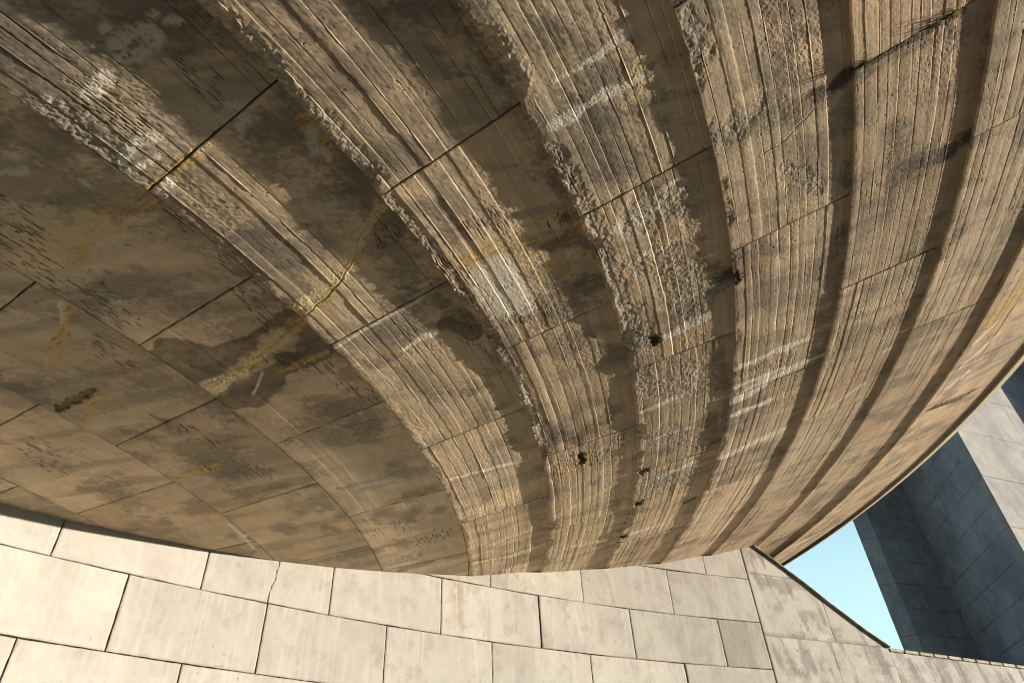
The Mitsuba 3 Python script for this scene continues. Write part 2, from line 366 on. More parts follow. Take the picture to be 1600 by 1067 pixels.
def ring_point(k, phi, v, h=0.0):
    """World point on strip k at angle phi (radians), v metres out from its inner edge, h metres proud; and the downward normal."""
    w = RING_R[k + 1] - RING_R[k]
    sl = (RING_Z[k + 1] + LAP[k + 1] - RING_Z[k]) / w
    r, z = RING_R[k] + v, RING_Z[k] + sl * v
    c, s = np.cos(phi), np.sin(phi)
    nl = math.hypot(1, sl)
    n = np.stack(np.broadcast_arrays(sl / nl * c, sl / nl * s, -1 / nl), -1)
    p = np.stack(np.broadcast_arrays(AX[0] + r * c, AX[1] + r * s, z), -1)
    return p + n * np.asarray(h)[..., None], n


def stains(k, phi_deg, u, v, h, c, R):
    """Marks that sit on strip k, each at its own place: lime crusts, rust, damp, mould, cracks, broken patches and holes."""
    damp = np.zeros_like(h)
    for kind, kk, wid, pts in FEATURES:
        if kk == k and kind == 'wet':
            P = [(math.radians(a) * R, b) for a, b in pts]
            d = seg_dist(u, v, P) + (n2(u * 2.6, v * 2.6, 0, 500 + k, 5) - 0.5) * wid * 0.9
            damp = np.maximum(damp, sst(wid * 0.56, wid * 0.44, d))
    if damp.any():
        c *= (1 - 0.56 * damp * (0.8 + 0.4 * n2(u * 12, v * 9, 0, 510 + k, 3)))[..., None]
    for kind, kk, wid, pts in FEATURES:
        if kk != k or kind == 'wet':
            continue
        P = [(math.radians(a) * R, b) for a, b in pts]
        pad = wid * 1.6 + 0.1
        us, vs = [p[0] for p in P], [p[1] for p in P]
        inside = (u > min(us) - pad) & (u < max(us) + pad) & (v > min(vs) - pad) & (v < max(vs) + pad)
        if not inside.any():
            continue
        U, V = u[inside], v[inside]
        hh, cc = h[inside], c[inside]
        sd = abs(hash((k, int(wid * 1000), int(pts[0][0] * 100)))) % 1000
        big = n2(U * 2.2 / max(wid, .04), V * 2.2 / max(wid, .04), 0, sd, 3)
        d = seg_dist(U, V, P) + (big - 0.5) * wid * 0.9
        m = sst(wid * 0.62, wid * 0.22, d)
        fine = n2(U * 55, V * 55, 0, sd + 1, 2)
        streak = n2(U * 34, V * 4.5, 0, sd + 2, 3)
        if kind in ('lime', 'limespot', 'limering', 'limecrack'):
            if kind == 'lime':
                Uw = U + 0.10 * (n2(V * 3.0, sd, 0, sd + 11, 3) - 0.5) + 0.03 * (n2(U * 9, V * 14, 0, sd + 12, 3) - 0.5)
                girth = wid * (0.25 + 1.25 * n2(V * 3.4, sd, 3, sd + 13, 3))
                wide = sst(1.15, 0.15, seg_dist(Uw, V, P) / girth + 0.5 * (streak - 0.5))
                keep = sst(0.42, 0.66, 0.55 * streak + 0.30 * fine + 0.50 * wide - 0.20) * sst(0.0, 0.25, wide)
            else:
                keep = m * sst(0.25, 0.5, big + .1) * sst(0.2, 0.5, fine + .15)
            cc = lerp(cc, (0.68, 0.63, 0.51) if kind != 'limespot' else (0.52, 0.50, 0.40), 0.92 * keep)
            hh = hh + keep * (0.0008 + 0.0022 * (fine - 0.3))
        elif kind == 'cream':
            keep = m * sst(0.28, 0.58, 0.7 * streak + 0.3 * fine + .12)
            cc = lerp(cc, (0.60, 0.49, 0.28), 0.85 * keep)
            hh = hh + keep * 0.005 * (fine - 0.3)
        elif kind == 'ochre':
            keep = m * sst(0.30, 0.64, 0.75 * streak + 0.35 * fine)
            cc = lerp(cc, (0.54, 0.38, 0.13), 0.85 * keep)
            cc = lerp(cc, (0.26, 0.10, 0.03), 0.8 * keep * sst(0.6, 0.75, n2(U * 40, V * 9, 0, sd + 3, 2)))
            hh = hh + keep * 0.004 * (streak - 0.4)
        elif kind == 'olive':
            cc = lerp(cc, (0.15, 0.13, 0.075), 0.7 * m * sst(0.25, 0.6, streak + .15))
        elif kind == 'grey':
            cc = lerp(cc, (0.33, 0.32, 0.28), 0.8 * m)
        elif kind in ('mould', 'mouldk'):
            keep = m * sst(0.25, 0.65, 0.6 * fine + 0.5 * streak + (0.18 if kind == 'mouldk' else 0.0))
            cc = lerp(cc, (0.055, 0.05, 0.04), (0.9 if kind == 'mouldk' else 0.6) * keep)
        elif kind == 'moss':
            keep = m * sst(0.3, 0.55, fine + .1)
            cc = lerp(cc, (0.09, 0.10, 0.025), 0.9 * keep)
            hh = hh + keep * 0.012 * fine
        elif kind in ('crack', 'crackw'):
            Uw, Vw = U + 0.05 * (n2(U * 7, V * 7, 1, sd + 4, 3) - 0.5), V + 0.05 * (n2(U * 7, V * 7, 5, sd + 5, 3) - 0.5)
            dd = seg_dist(Uw, Vw, P)
            some = n2(U * 6, V * 6, 0, sd + 6, 3)
            core = sst(wid * 0.5, wid * 0.15, dd + wid * 0.5 * (some - 0.5)) * sst(0.2, 0.42, some + 0.1)
            hh = hh + 0.007 * core * (fine - 0.1) - 0.010 * sst(0.016, 0.004, dd)
            cc = lerp(cc, (0.62, 0.51, 0.29) if kind == 'crack' else (0.5, 0.46, 0.38), 0.85 * core)
            if kind == 'crack':
                cc = lerp(cc, (0.30, 0.13, 0.04), 0.8 * sst(wid, 0.0, dd) * sst(0.5, 0.65, n2(U * 24, V * 24, 0, sd + 7, 3)))
                cc = lerp(cc, (0.50, 0.39, 0.18), 0.6 * sst(wid * 3.0, 0.0, dd) * sst(0.36, 0.66, streak))
        elif kind == 'rough':
            m = sst(wid * 0.65, wid * 0.3, d)
            lump = n2(U * 13, V * 13, 0, sd + 5, 4)
            ridge = np.abs(lump - 0.5) * 2
            fl = n2(U * 38, V * 30, 0, sd + 9, 3)
            hh = hh - m * (0.003 + 0.008 * (lump - 0.25) + 0.008 * (fl - 0.4)) + 0.002 * m * ridge
            cc = lerp(cc, (0.33, 0.29, 0.22), 0.5 * m)
            cc = lerp(cc, (0.17, 0.145, 0.11), 0.55 * m * sst(0.55, 0.68, n2(U * 27, V * 24, 3, sd + 6, 3)))
            cc = lerp(cc, (0.47, 0.43, 0.34), 0.6 * m * sst(0.58, 0.7, n2(U * 29, V * 24, 7, sd + 7, 3)))
        elif kind == 'hole':
            hh = hh - 0.09 * sst(wid * 0.5, wid * 0.12, d + (fine - 0.5) * wid * 0.8)
            cc = lerp(cc, (0.10, 0.07, 0.05), 0.6 * sst(wid * 0.9, wid * 0.3, d + (fine - 0.5) * wid))
        elif kind == 'slot':
            core = sst(wid * 0.45, wid * 0.3, d)
            hh = hh - 0.035 * core
            cc = lerp(cc, (0.16, 0.10, 0.05), 0.6 * core)
        elif kind in ('dash', 'dashr'):
            q = V / 0.031 + 1.3 * n2(U * 1.1, V * 2.0, 0, sd + 9, 2)
            row = np.floor(q)
            ph = meshkit.noise(np.stack([row * 7.3, row * 0 + sd, row * 0], -1))
            ph2 = meshkit.noise(np.stack([row * 3.1, row * 0 + sd + 5, row * 0], -1))
            run = 0.75 * n2(U * (4 + 16 * ph2) + ph * 40, row * 3.7, 0, sd + 8) + 0.25 * fine
            off = np.abs(q - row - 0.5) + 0.25 * (fine - 0.5)
            near = sst(wid * 0.8, wid * 0.05, seg_dist(U, V, P) + 0.5 * wid * (big - 0.5))
            keep = sst(0.54, 0.66, run * (0.55 + 0.45 * near) + 0.06 * near) * sst(0.20 + 0.28 * ph, 0.08, off) * (near > 0.05)
            cc = lerp(cc, (0.045, 0.026, 0.02) if kind == 'dash' else (0.10, 0.025, 0.014), 0.95 * keep)
            hh = hh - 0.004 * keep
        h[inside], c[inside] = hh, cc
    return h, c


def make_panel(k, d0, d1, rs):
    """One cast panel of strip k between the angles d0 and d1 (degrees)."""
    R, w = RING_R[k], RING_R[k + 1] - RING_R[k]
    mid, _ = ring_point(k, np.array(math.radians((d0 + d1) / 2)), np.array(w / 2), np.array(0.0))
    # distance from where a visitor stands sets the grain of the mesh
    cor = [ring_point(k, np.array(math.radians(a)), np.array(b), np.array(0.0))[0] for a in (d0, d1) for b in (0.0, w)] + [mid]
    dist = min(np.linalg.norm(p - np.array([0, 0, EYE])) for p in cor)
    ahead = mid[1] > -0.35 * abs(mid[0]) - 1.0
    step = max(dist, 5.5) / 677.0
    sv, su = (0.75 * step, 1.25 * step) if ahead else (0.05, 0.12)
    if d0 > 12 or d1 < -40:
        sv, su = 0.05, 0.12
    g = 0.011 / R
    length = math.radians(d1 - d0) * R
    nu, nv = int(length * (1 + 0.5 * w / R) / su) + 2, int((w + 0.05) / sv) + 2
    phi = np.linspace(math.radians(d0) + g, math.radians(d1) - g, nu)[:, None]
    v = np.linspace(0, w + (0.05 if k > 3 else -0.014), nv)[None, :] + np.zeros((nu, 1))
    phi = phi + np.zeros_like(v)
    u = phi * R                                                    # metres along the inner edge
    ul = phi * (R + v)
    sd = int(rs.integers(0, 10000))
    side = np.minimum(phi - phi[0, 0], phi[-1, 0] - phi) * R              # how far in from the joints
    phi = phi + sst(0.04, 0.0, side) * 0.016 * (n2(v * 11, np.sign(phi - math.radians((d0 + d1) / 2)) * 3.3, 0, sd + 30, 3) - 0.5) / R
    B, E = BOARDS[k], EDGE_WEAR[k]

    # ---- formwork boards: each with its own depth and tilt, fins and grooves where they met
    nb = 13
    cuts = np.concatenate([[0], np.sort((np.arange(1, nb) + rs.uniform(-0.24, 0.24, nb - 1)) / nb), [1.0]]) * (w + 0.05)
    wob = 0.006 * (n2(u * 0.7, 0, 0, sd) - 0.5)
    vv = np.clip(v + wob, 0, w + 0.0499)
    bi = np.clip(np.searchsorted(cuts, vv, side='right') - 1, 0, nb - 1)
    lo, hi = cuts[bi], cuts[bi + 1]
    t = (vv - lo) / (hi - lo)
    depth, tilt = rs.normal(0, 0.0016, nb), rs.normal(0, 0.0022, nb)
    cup = rs.normal(0.0008, 0.001, nb)
    h = B * (depth[bi] + tilt[bi] * (t - 0.5) + cup[bi] * (1 - 4 * (t - 0.5) ** 2))
    near = np.minimum(vv - lo, hi - vv)
    which = np.where(vv - lo < hi - vv, bi, bi + 1)
    strong = rs.uniform(0.1, 1.0, nb + 1)
    strong[[0, -1]] = 0
    along = n2(u * 1.3, which * 5.1, 0, sd + 1, 2)
    bead = n2(u * 17, which * 3.3, 0, sd + 2, 2)
    gw = np.maximum(0.0045, 0.55 * sv)
    h -= B * strong[which] * (0.08 + 1.25 * sst(0.36, 0.62, along)) * (0.35 + 1.1 * bead) * 0.013 * np.exp(-(near / gw) ** 2)
    fin = (vv - lo < hi - vv) * np.exp(-((near - 1.4 * gw) / gw) ** 2) * sst(0.5, 0.72, n2(u * 2.3, which * 2.9, 0, sd + 3, 2))
    h += B * strong[which] * 0.007 * fin * (0.4 + bead)
    # ---- grain, sand and bubbles
    grain = n2(ul * 2.2, vv * 60, bi * 3.0, sd + 4, 2)
    h += B * 0.0009 * (grain - 0.5)
    sand = n2(ul * 26, v * 26, 0, sd + 5, 3)
    h += (0.0006 + 0.0022 * B) * (sand - 0.5)
    h += (0.0012 + 0.0028 * B) * (n2(ul * 1.1, v * 1.1, 0, sd + 6, 3) - 0.5)
    pit = n2(ul * 30, v * 42, 9, sd + 7)
    pits = sst(0.90, 0.96, pit) * sst(0.35, 0.6, n2(ul * 1.5, v * 1.5, 4, sd + 8, 2))
    h -= 0.006 * pits
    coarse = sst(0.52, 0.70, n2(ul * 0.8, v * 0.9, 2, sd + 9, 3))     # patches where the skin has weathered off
    h -= coarse * B * 0.006 * (n2(ul * 34, v * 34, 0, sd + 10, 3) - 0.2)

    # ---- colour
    tone = rs.uniform(0.9, 1.1) * (1.22 if k <= 3 else 1.0)
    warm = rs.uniform(0, 1)
    base = np.array([0.490, 0.378, 0.245]) * (1 - warm) + np.array([0.480, 0.388, 0.262]) * warm
    c = np.ones(h.shape + (3,)) * base * tone
    c *= (1 + rs.normal(0, 0.05, nb)[bi] * B)[..., None]
    c *= (0.76 + 0.48 * n2(ul * 0.9, v * 0.7, 1, sd + 11, 4))[..., None]
    c *= (0.86 + 0.28 * n2(ul * 7, v * 7, 1, sd + 12, 3))[..., None]
    c *= (0.90 + 0.20 * grain)[..., None]
    run = n2(ul * 5.0, v * 0.8, 5, sd + 13, 3)
    c = lerp(c, (0.16, 0.14, 0.115), 0.35 * sst(0.55, 0.72, run + 0.12 * (sand - 0.5)))
    c = lerp(c, (0.13, 0.12, 0.105), 0.5 * sst(0.54, 0.72, n2(ul * 1.9, v * 1.7, 8, sd + 14, 5) + 0.16 * (sand - 0.5)))
    c = lerp(c, (0.42, 0.37, 0.27), 0.35 * sst(0.58, 0.72, n2(ul * 4.0, v * 0.9, 11, sd + 15, 3)))
    c = lerp(c, (0.10, 0.085, 0.07), 0.5 * pits)
    # old soot and grime, thickest over the older northern panels
    dirty = sst(-14, -40, np.degrees(phi)) * (1.0 if 3 <= k <= 6 else 0.45)
    soot = n2(ul * 1.1, v * 1.2, 21, 40 + k, 6) + 0.28 * (sand - 0.5) + 0.12 * (n2(ul * 9, v * 9, 2, 90 + k, 2) - 0.5)
    c = lerp(c, (0.135, 0.122, 0.10), (0.62 if k > 3 else 0.42) * sst(0.58, 0.80, soot + 0.20 * dirty) * (dirty > 0))
    pink = sst(0.45, 0.65, n2(ul * 0.5, v * 0.6, 31, 60 + k, 3)) * (0.8 if k >= 6 else 0.35)
    c = c * (1 + pink[..., None] * np.array([0.06, -0.02, -0.01]))
    # ---- lime and dirt along the joints
    jd = np.minimum(u - math.radians(d0) * R, math.radians(d1) * R - u)
    jm = sst(0.05, 0.0, jd + 0.05 * (n2(v * 5, sd, 0, sd + 16, 3) - 0.35))
    c = lerp(c, (0.40, 0.35, 0.25), 0.5 * jm * B)
    h -= 0.010 * sst(0.016, 0.0, jd) * n2(v * 16, jd * 3, 0, sd + 17, 2)
    h, c = stains(k, np.degrees(phi), u, v, h, c, R)

    # ---- the broken inner edge
    ragged = n2(u * 2.4, 0, 0, sd + 18, 4)
    hard = n2(u * 14, v * 5, 0, sd + 19, 3)
    eat = E * sst(0.42, 0.75, ragged)
    reach = 0.035 + 0.16 * eat
    em = sst(1.0, 0.0, v / reach)
    h -= em * (0.003 + 0.026 * eat) * (0.35 + 1.1 * hard) * (0.25 + E)
    h += E * 0.008 * sst(0.06, 0.0, v) * (n2(u * 34, 0, 0, sd + 26, 2) - 0.6)
    crumb = n2(u * 24, v * 24, 0, sd + 20, 3)
    rim = eat * sst(1.6, 0.5, v / reach)
    h += rim * 0.020 * (crumb - 0.5)
    c = lerp(c, (0.42, 0.37, 0.27), 0.6 * rim * sst(0.4, 0.6, n2(u * 12, v * 12, 6, sd + 21, 3)))
    c = lerp(c, (0.13, 0.085, 0.05), 0.6 * rim * sst(0.58, 0.7, n2(u * 11, v * 11, 9, sd + 22, 3)))
    v2 = v + np.maximum(0, 1 - v / 0.25) * (E * 0.05 * (n2(u * 6, 0, 0, sd + 23, 3) - 0.35) + 0.006 * (n2(u * 20, 0, 0, sd + 24) - 0.5))
    h += rs.normal(0, 0.0022)
    # the older northern panels were cast with a deeper drop at their inner edge
    drop = {5: 0.034, 6: 0.030, 7: 0.016}.get(k, 0.0)
    if drop and d0 < -12:
        h += drop * sst(-12, -25, np.degrees(phi)) * np.clip(1 - v / w, 0, 1)
    P, N = ring_point(k, phi, v2, h)
    mesh, col = slab(P, -N[nu // 2, 0] * THICK, np.clip(c, 0.01, 0.9))
    put('saucer__panel', mesh, 'stained_concrete', color=col)


labels['saucer'] = {'label': 'huge round saucer of board-marked brown concrete overhanging above, its lapped rings seen from below', 'category': 'building'}
for k in range(11):
    off = -2.8 if k % 2 == 0 else 1.7
    m0, m1 = math.ceil((PHI_SEEN[0] - off) / 9.0) - 1, math.floor((PHI_SEEN[1] - off) / 9.0) + 1
    for m in range(m0, m1):
        make_panel(k, off + 9.0 * m, off + 9.0 * (m + 1), np.random.default_rng(1000 * k + m + 50))


def revolve(profile, a0, a1, n):
    """A sheet of revolution about the saucer's axis: profile of (r, z), angles in degrees."""
    pr = np.asarray(profile, float)
    an = np.radians(np.linspace(a0, a1, n))[:, None]
    P = np.stack(np.broadcast_arrays(AX[0] + pr[:, 0] * np.cos(an), AX[1] + pr[:, 0] * np.sin(an), pr[:, 1]), -1)
    return (P.reshape(-1, 3), grid_faces(n, len(pr)))


# the shell that the panels hang on, the rim lip, the roof, and the rings out of sight
back = [(r, z + 0.13) for r, z in zip(RING_R, RING_Z)] + [(30.3, RING_Z[-1] + 0.14)]
put('saucer__shell', revolve([(4.0, back[0][1] - 0.3)] + back, PHI_SEEN[0] - 6, PHI_SEEN[1] + 6, 120), 'core_concrete')
steps = []
for k in range(11):
    steps += [(RING_R[k], RING_Z[k] + LAP[k]), (RING_R[k], RING_Z[k]), (RING_R[k + 1], RING_Z[k + 1] + LAP[k + 1])]
put('saucer__far_underside', revolve([(4.0, RING_Z[0])] + steps + [(30.3, RING_Z[-1] + .1)], PHI_SEEN[1] + 5, 360 + PHI_SEEN[0] - 5, 260), 'plain_concrete')
zl = RING_Z[-1]
lip = [(30.34, zl + 0.45), (30.34, zl + 0.14), (30.325, zl + 0.115), (30.02, zl - 0.03), (30.0, zl - 0.025), (29.99, zl + 0.2)]
put('saucer__rim_lip', revolve(lip[::-1], 0, 360, 721), 'lip_concrete')
labels['saucer__rim_lip'] = {'label': 'thin pale concrete lip along the outer rim'}
roof = [(30.29, zl + 0.40), (30.20, zl + 1.4), (29.6, zl + 3.2), (27.5, zl + 3.9), (20, zl + 5.4), (10, zl + 6.3), (0.01, zl + 6.6)]
put('saucer__roof', revolve(roof, 0, 360, 361), 'plain_concrete')

# ------------------------------------------------------------------ the curved wall that carries the saucer
WC, WR = np.array([19.369, -14.126]), 35.269
COURSES = [3.13 + EYE + 1.138 * i for i in range(-5, 5)]         # heights of the level joints
WEDGE = -13.69                                                   # where the curved wall ends, metres along the arc


def wall_xy(a, out=0.0):
    t = a / WR
    return np.stack([WC[0] + (WR - out) * np.sin(t), WC[1] + (WR - out) * np.cos(t)], -1)


def bowl_z(xy):
    return np.interp(np.hypot(xy[..., 0] - AX[0], xy[..., 1] - AX[1]), RING_R, RING_Z)


WALL_MARKS = [('smear', 0.16, [(-20.9, 5.50), (-20.2, 5.62), (-19.4, 5.68), (-19.15, 5.72)]), ('brown', 0.22, [(-22.3, 5.5), (-22.25, 4.9), (-22.2, 4.5)]), ('brown', 0.10, [(-18.2, 6.2), (-18.1, 5.5)]),
              ('crack', 0.02, [(-26.16, 5.25), (-26.2, 4.95), (-26.2, 4.75), (-26.27, 4.5), (-26.28, 4.27)]), ('smear', 0.07, [(-23.2, 5.28), (-22.4, 5.4), (-21.5, 5.5)]),
              ('spot', 0.10, [(-27.0, 4.85), (-26.9, 4.8)]), ('spot', 0.07, [(-20.05, 5.3), (-19.9, 5.3)]), ('spot', 0.06, [(-19.5, 5.05), (-19.4, 5.0)]),
              ('grey', 0.5, [(-17.1, 6.2), (-16.9, 5.6)]), ('grey', 0.45, [(-15.3, 6.2), (-15.0, 5.7)]), ('grey', 0.4, [(-16.5, 5.2), (-16.2, 4.5)])]


def wall_panel(a0, a1, z0, z1, name, rs, fine=True, cutoff=True, shade=0.0):
    gv, gh = 0.012, 0.008
    s = 0.022 if fine else 0.15
    nu, nz = max(4, int((a1 - a0) / s)), max(4, int((z1 - z0) / s))
    a = np.linspace(a0 + gv, a1 - gv, nu)[:, None] + np.zeros((1, nz))
    top = np.full((nu, 1), z1 - gh)
    if cutoff:
        top = np.minimum(top, bowl_z(wall_xy(a[:, :1])) + 0.16)
    z = z0 + gh + (top - z0 - gh) * np.linspace(0, 1, nz)[None, :]
    sd = int(rs.integers(0, 9999))
    half = (a0 + a1) / 2                                            # two flat boards of formwork to a panel
    seam = rs.uniform(0.3, 0.7)
    hs = a0 + seam * (a1 - a0)
    bow = ((a - half) ** 2 - ((a1 - a0) / 2) ** 2) / (2 * WR)          # chord instead of arc
    h = -bow * 0.9 + rs.normal(0, 0.003) + (a - half) * rs.normal(0, 0.003) + np.where(a < hs, (a - hs) * rs.normal(0, 0.012), 0)
    h += 0.006 * (n2(a * 1.2, z * 1.2, 0, sd, 3) - 0.5) + 0.0022 * (n2(a * 14, z * 14, 0, sd + 1, 3) - 0.5)
    h += 0.0022 * np.exp(-((a - hs) / 0.012) ** 2) * (rs.random() < 0.6)
    pit = sst(0.9, 0.97, n2(a * 22, z * 22, 3, sd + 2)) * sst(0.5, 0.7, n2(a * 1.3, z * 1.3, 8, sd + 3, 2))
    h -= 0.006 * pit
    a = a + sst(0.05, 0.0, np.minimum(a - a0, a1 - a) - gv) * 0.014 * (n2(z * 8, a0 * 3, np.sign(a - half), sd + 20, 3) - 0.5)
    z = z + sst(0.05, 0.0, np.minimum(z - z0, z1 - z) - gh) * 0.012 * (n2(a * 8, z0 * 3, np.sign(z - z0 - 0.5), sd + 21, 3) - 0.5)
    edge = np.minimum(np.minimum(a - a0, a1 - a), np.minimum(z - z0, z1 - z))
    chip = sst(0.035, 0.008, edge + 0.02 * (n2(a * 9, z * 9, 0, sd + 4, 3) - 0.2))
    h -= 0.010 * chip
    warm, grey = np.array([0.305, 0.287, 0.250]), np.array([0.262, 0.248, 0.219])
    g = np.clip(0.75 * sst(-30, -22, a) + 0.25 * rs.random() + shade, 0, 1)
    c = warm * (1 - g[..., None]) + grey * g[..., None]
    c = c * (1 + rs.normal(0, 0.05)) * (1 + np.where(a < hs, rs.normal(0, 0.055), 0))[..., None]
    c = c * (0.88 + 0.24 * n2(a * 1.5, z * 1.2, 0, sd + 5, 4))[..., None] * (0.93 + 0.14 * n2(a * 11, z * 9, 0, sd + 6, 3))[..., None]
    c = lerp(c, (0.17, 0.15, 0.125), (0.08 + 0.24 * g) * sst(0.5, 0.78, n2(a * 3.6, z * 1.4, 0, sd + 7, 5) + 0.25 * (n2(a * 25, z * 20, 0, sd + 11, 3) - 0.5)))
    c = lerp(c, (0.15, 0.135, 0.115), 0.32 * sst(0.50, 0.78, n2(a * 4.5, z * 4.0, 4, sd + 8, 5) + 0.4 * (n2(a * 30, z * 30, 0, sd + 12, 3) - 0.5)) * (0.2 + g))
    # rain runs from the level joints, thin scratches left by the formwork, and dirt caught along the joints
    wash = n2(a * 16, z * 0.7, 2, sd + 13, 3)
    reach_down = sst(0.75, 0.0, (z1 - z) / (0.25 + 0.9 * n2(a * 2.2, 0, 0, sd + 14, 2)))
    c = lerp(c, (0.17, 0.15, 0.125), 0.24 * sst(0.52, 0.76, 0.8 * wash + 0.25 * n2(a * 40, z * 12, 1, sd + 18, 2)) * reach_down)
    c = lerp(c, (0.40, 0.385, 0.34), 0.22 * sst(0.60, 0.76, n2(a * 22, z * 1.0, 5, sd + 15, 3)))
    c = lerp(c, (0.15, 0.13, 0.105), 0.55 * sst(0.03, 0.0, edge + 0.05 * (n2(a * 6, z * 6, 0, sd + 16, 4) - 0.35)))
    c = lerp(c, (0.16, 0.14, 0.12), 0.6 * pit)
    for kind, wid, pts in WALL_MARKS:
        zz = [(p[0], p[1] + EYE - 0.0) for p in pts]
        d = seg_dist(a, z, zz) + (n2(a * 2 / wid, z * 2 / wid, 0, 5, 3) - 0.5) * wid
        m = sst(wid * 0.6, wid * 0.2, d)
        if not m.any():
            continue
        f = n2(a * 30, z * 30, 0, 77, 3)
        if kind == 'smear':
            c, h = lerp(c, (0.30, 0.27, 0.19), 0.7 * m * sst(0.35, 0.55, f)), h + 0.006 * m * (f - .3)
        elif kind == 'brown':
            c = lerp(c, (0.2, 0.155, 0.105), 0.55 * m * sst(0.3, 0.65, n2(a * 18, z * 1.5, 0, 78, 2)))
        elif kind == 'crack':
            m = sst(0.014, 0.004, seg_dist(a + 0.02 * (n2(z * 9, 0, 0, 3, 3) - .5), z, zz))
            h = h - 0.02 * m
            c = lerp(c, (0.12, 0.1, 0.08), 0.6 * m)
        elif kind == 'grey':
            c = lerp(c, (0.2, 0.188, 0.165), 0.55 * m * sst(0.3, 0.7, 0.5 * f + 0.5 * n2(a * 9, z * 7, 0, 79, 4)))
        elif kind == 'spot':
            c = lerp(c, (0.12, 0.11, 0.1), 0.6 * m * sst(0.5, 0.65, f))
    xy = wall_xy(a)
    t = a / WR
    N = np.stack([-np.sin(t), -np.cos(t), 0 * t], -1)
    P = np.concatenate([xy, z[..., None]], -1) + N * h[..., None]
    mesh, col = slab(P, -N[nu // 2, 0] * 0.12, np.clip(c, 0.01, 0.9))
    put(name, mesh, 'stained_concrete', color=col)


labels['supporting_wall'] = {'label': 'sunlit pale concave wall of large staggered concrete panels carrying the saucer', 'category': 'wall'}
rs = np.random.default_rng(3)
for i in range(len(COURSES) - 1):
    z0, z1 = COURSES[i], COURSES[i + 1]
    odd = (i % 2 == 1)
    # joints every 2.45 m, staggered by half from course to course
    joints = [-29.70 + 1.0 * d for d in (-7.2, -4.8, -2.4, 0, 2.26, 4.61, 7.02, 9.48, 12.02, 14.66)] if not odd else [-28.57 + d for d in (-7.2, -4.8, -2.4, 0, 2.31, 4.69, 7.10, 9.61, 12.25)]
    joints = [j for j in joints if j < WEDGE - 0.5] + [WEDGE]
    for a0, a1 in zip(joints[:-1], joints[1:]):
        if bowl_z(wall_xy(np.array([a0, a1]))).max() + 0.14 < z0 + 0.05:
            continue
        wall_panel(a0, a1, z0, z1, 'supporting_wall__panel', rs, fine=z1 > 3.6 and a1 > -31)
# the wall's core, seen only in the joints
aa = np.linspace(-38, WEDGE - 0.02, 80)[:, None] + np.zeros((1, 2))
zz = np.concatenate([np.full((80, 1), -0.2), bowl_z(wall_xy(aa[:, :1])) + 0.12], 1)
put('supporting_wall__core', (np.concatenate([wall_xy(aa, -0.085), zz[..., None]], -1).reshape(-1, 3), grid_faces(80, 2)), 'core_concrete')

# ------------------------------------------------------------------ the side wall: a fin with a sloping top, running on as a low parapet
W0, WD = np.array([6.03, 18.52]), dirv(64.3)
WN = np.array([WD[1], -WD[0]])                                   # faces the viewer
FIN_TOP = [(0.0, 8.0), (0.42, 7.56), (1.0, 7.21), (1.98, 6.59), (2.64, 6.13), (3.76, 5.42), (4.40, 5.08)]


def side_panel(s0, s1, zlo, zhi, rs, name='side_wall__panel', step=0.022, gv=0.003):
    """zlo and zhi are functions of the distance s along the wall, heights above the eye."""
    gh = gv * 0.6
    nu = max(6, int((s1 - s0) / step))
    s = np.linspace(s0 + gv, s1 - gv, nu)[:, None]
    lo, hi = zlo(s) + gh, zhi(s) - gh
    nz = max(6, int((hi - lo).max() / step))
    z = lo + (hi - lo) * np.linspace(0, 1, nz)[None, :]
    s = s + np.zeros_like(z)
    sd = int(rs.integers(0, 9999))
    h = 0.008 * (n2(s * 1.1, z * 1.1, 0, sd, 3) - 0.5) + 0.003 * (n2(s * 12, z * 12, 0, sd + 1, 3) - 0.5) + rs.normal(0, 0.002)
    edge = np.minimum(np.minimum(s - s0, s1 - s), np.minimum(z - lo, hi - z))
    h -= 0.008 * sst(0.04, 0.005, edge + 0.03 * (n2(s * 8, z * 8, 0, sd + 2, 3) - 0.3))
    pit = sst(0.9, 0.97, n2(s * 20, z * 20, 3, sd + 3)) * sst(0.45, 0.7, n2(s, z, 8, sd + 4, 2))
    h -= 0.007 * pit
    c = np.ones(h.shape + (3,)) * np.array([0.28, 0.264, 0.232]) * (1 + rs.normal(0, 0.03))
    c = c * (0.75 + 0.5 * n2(s * 1.3, z * 1.1, 0, sd + 5, 4))[..., None] * (0.88 + 0.24 * n2(s * 9, z * 6, 0, sd + 6, 3))[..., None]
    # rain marks leaning down the face, and dirt
    c = lerp(c, (0.095, 0.087, 0.077), 0.6 * sst(0.50, 0.74, n2(s * 5.0 + z * 0.8, z * 1.1, 0, sd + 7, 5) + 0.3 * (n2(s * 26, z * 16, 0, sd + 11, 3) - 0.5)))
    c = lerp(c, (0.1, 0.09, 0.08), 0.55 * sst(0.50, 0.72, n2(s * 1.9, z * 2.6, 4, sd + 8, 5) + 0.25 * (n2(s * 22, z * 22, 0, sd + 12, 3) - 0.5)))
    c = lerp(c, (0.30, 0.28, 0.24), 0.5 * sst(0.60, 0.72, n2(s * 6.0, z * 1.6, 9, sd + 9, 3)))
    band = np.exp(-((z - 5.13) / 0.05) ** 2) * (n2(s * 4, z * 6, 0, sd + 10, 3) > 0.38)
    c = lerp(c, (0.11, 0.10, 0.085), 0.55 * band)
    c = lerp(c, (0.12, 0.10, 0.09), 0.6 * pit)
    xy = W0 + s[..., None] * WD
    N = np.array([WN[0], WN[1], 0.0])
    P = np.concatenate([xy, z[..., None] + EYE], -1) + N * h[..., None]
    mesh, col = slab(P, -N * 0.25, np.clip(c, 0.01, 0.9))
    put(name, mesh, 'stained_concrete', color=col)


